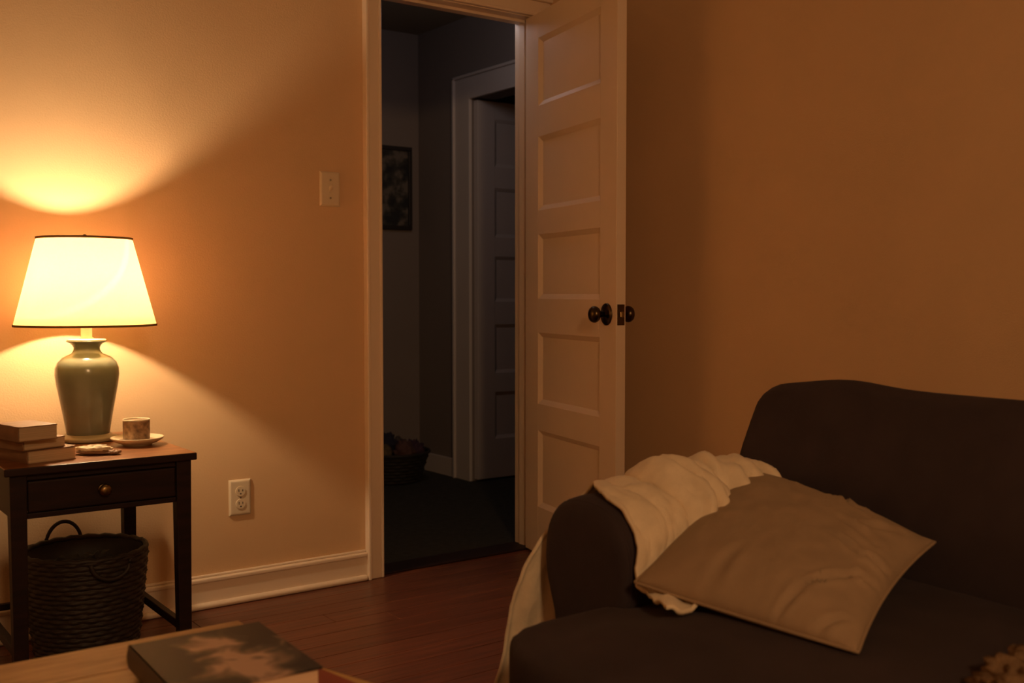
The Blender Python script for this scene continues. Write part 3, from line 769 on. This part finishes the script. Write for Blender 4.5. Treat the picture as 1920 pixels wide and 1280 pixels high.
# ------------------------------------------------------------------ fleece blanket over the arm
def blanket():
    path = spline([(1.735, .12, 0), (1.71, .26, 0), (1.675, .40, 0), (1.653, .49, 0), (1.640, .56, 0), (1.605, .606, 0), (1.545, .621, 0), (1.485, .621, 0), (1.432, .603, 0), (1.398, .560, 0), (1.382, .500, 0), (1.362, .476, 0), (1.318, .470, 0), (1.270, .470, 0), (1.22, .470, 0)], 110)
    NU, NV = 110, 170; V, F = [], []
    L = [0]
    for i in range(1, NU): L.append(L[-1] + (path[i] - path[i - 1]).length)
    def g(x, c, w_): return math.exp(-((x - c) / w_) ** 2)
    for i in range(NU):
        p = path[i]; t = (path[min(i + 1, NU - 1)] - path[max(i - 1, 0)]).normalized(); nr = Vector((t.y, -t.x, 0))
        u = i / (NU - 1)
        # nr should point away from the arm
        c = Vector((1.515, .45, 0))
        if (p - c).dot(nr) < 0 and u < .72: nr = -nr
        if u >= .72: nr = Vector((0, 1, 0)) if p.y < .485 else (nr if nr.x < 0 else -nr)
        out = max(0, 1 - u / .42)                       # 1 at outer hem, 0 on top of the arm
        top = g(u, .52, .16); inn = max(0, min(1, (u - .6) / .15))
        x0 = 1.292 + .085 * g(u, .33, .10) - .075 * out ** 1.5 * (1 if u < .3 else 1) - .02 * inn - .075 * max(0, (u - .82) / .18)
        x1 = 1.70 - .05 * out - .06 * inn
        for j in range(NV):
            v = j / (NV - 1)
            x = x0 + (x1 - x0) * v
            # fold profile running over the arm
            w1 = v + .075 * math.sin(u * 6.5 + .3) + .03 * fbm(u * 3, v * 2, 7)
            hump = 0
            for (e0, e1, am) in ((.265, .56, .050), (.56, .735, .044), (.735, .875, .036), (.875, 1.06, .024)):
                if e0 <= w1 < e1: hump = am * math.sin(PI * (w1 - e0) / (e1 - e0)) ** (.5 if e0 < .3 else .75)
            if .265 <= w1 < .56: hump -= .013 * g(w1, .37 + .05 * u, .016) + .012 * g(w1, .455 + .03 * u, .014)
            hump *= (.10 + .90 * top) * (1 - out)
            flap = (.009 * math.sin(PI * min(1, max(0, w1 / .265))) ** .6 - .004 * g(w1, .10, .02)) * (.35 + .65 * top) if w1 < .265 else 0
            vert = out ** 1.6 * 1.4 * (.020 * math.sin(v * 19 + .6 * math.sin(u * 6)) + .012 * math.sin(v * 41 + 1.3))
            rumple = .010 * fbm(x * 11, u * 9, 2.0) + .004 * fbm(x * 30, u * 26, 5.0) + .034 * (.25 - abs(noise.noise(Vector((x * 21 + u * 5, u * 4 - x * 3, 4.4))))) * (1 - out) * min(1, max(0, (v - .2) * 5))
            seat = .020 * max(0, (u - .80) / .2) * (1 + math.sin(v * 30 + u * 14)) * .5
            h = .002 + hump + flap + vert + rumple * (1 - .7 * g(u, .33, .1)) + .010 * out ** 2 + seat
            q = p + nr * h
            V.append((x + .010 * math.sin(u * 22 + v * 4) * (.3 + out), q.x, max(q.y, .05)))
    for i in range(NU - 1):
        for j in range(NV - 1): F.append((i * NV + j, i * NV + j + 1, (i + 1) * NV + j + 1, (i + 1) * NV + j))
    o = mk('throw_blanket', V, F, 'fleece', loc=(1.5, 1.515, .62), smooth=True)
    md = o.modifiers.new('s', 'SOLIDIFY'); md.thickness = .007; md.offset = 1
    return tag(o, 'cream fleece blanket bunched over the sofa arm', 'blanket')
blanket()

# brown fleece at the near end of the seat
o = lump('fleece_throw', (1.385, .580, .448), .24, .19, .075, .3, 'fuzzy', None, 1.7, .16, n=110, k=54, freq=6, loc=(1.385, .580, .448))
tag(o, 'brown fuzzy throw heaped on the near end of the sofa seat', 'blanket')

# ------------------------------------------------------------------ hall: framed print and basket of cloths
pf = empty('framed_print', (2.95, HYB, 1.577), 'dark framed botanical print hanging on the hall wall', 'picture')
px0, px1, pz0, pz1 = 2.80, 3.085, 1.348, 1.808
for a in ((px0, px1, pz0, pz0 + .022), (px0, px1, pz1 - .022, pz1), (px0, px0 + .022, pz0 + .022, pz1 - .022), (px1 - .022, px1, pz0 + .022, pz1 - .022)):
    box('frame_bar', a[0], a[1], HYB - .025, HYB, a[2], a[3], 'frame', pf, bevel=.003)
box('print', px0 + .02, px1 - .02, HYB - .012, HYB - .004, pz0 + .02, pz1 - .02, 'print', pf, bevel=0)

hbx, hby = 2.80, 4.93
hb = empty('hall_basket', (hbx, hby, 0), 'low dark basket on the hall carpet heaped with cloths', 'basket')
V, F = [], []; n = 60; k = 36
for i in range(k + 1):
    t = i / k
    for j in range(n):
        a = 2 * PI * j / n; r = .15 + .05 * t + .005 * abs(math.sin(PI * t * 9)) + .003 * math.cos(15 * a + PI * (int(t * 9) % 2))
        V.append((hbx + r * math.cos(a), hby + r * math.sin(a), .002 + .155 * t))
for i in range(k):
    for j in range(n): F.append((i * n + j, i * n + (j + 1) % n, (i + 1) * n + (j + 1) % n, (i + 1) * n + j))
F.append(tuple(range(n)))
mk('woven_wall', V, F, 'hallbasket', hb, smooth=True)
tube('rim', [(hbx + .203 * math.cos(2 * PI * q / 40), hby + .203 * math.sin(2 * PI * q / 40), .158) for q in range(41)], .008, 'hallbasket', hb)
cl = [(-.10, -.08, .10, 'c_mustard', 'mustard'), (.02, -.10, .12, 'c_pink', 'dusty rose'), (.11, -.03, .11, 'c_olive', 'olive'), (-.02, .02, .15, 'c_navy', 'navy'), (-.10, .08, .11, 'c_plum', 'plum'), (.07, .09, .12, 'c_grey', 'grey')]
for i, (dx, dy, z, m, nm) in enumerate(cl):
    o = lump('crumpled_cloth', (hbx + dx, hby + dy, z), .060, .056, .095, i * 1.1, m, None, i * 3.7 + 1, .35, n=26, k=16, freq=3, loc=(hbx + dx, hby + dy, z))
    tag(o, 'crumpled %s cloth heaped in the hall basket' % nm, 'cloth', 'cloths in the hall basket')
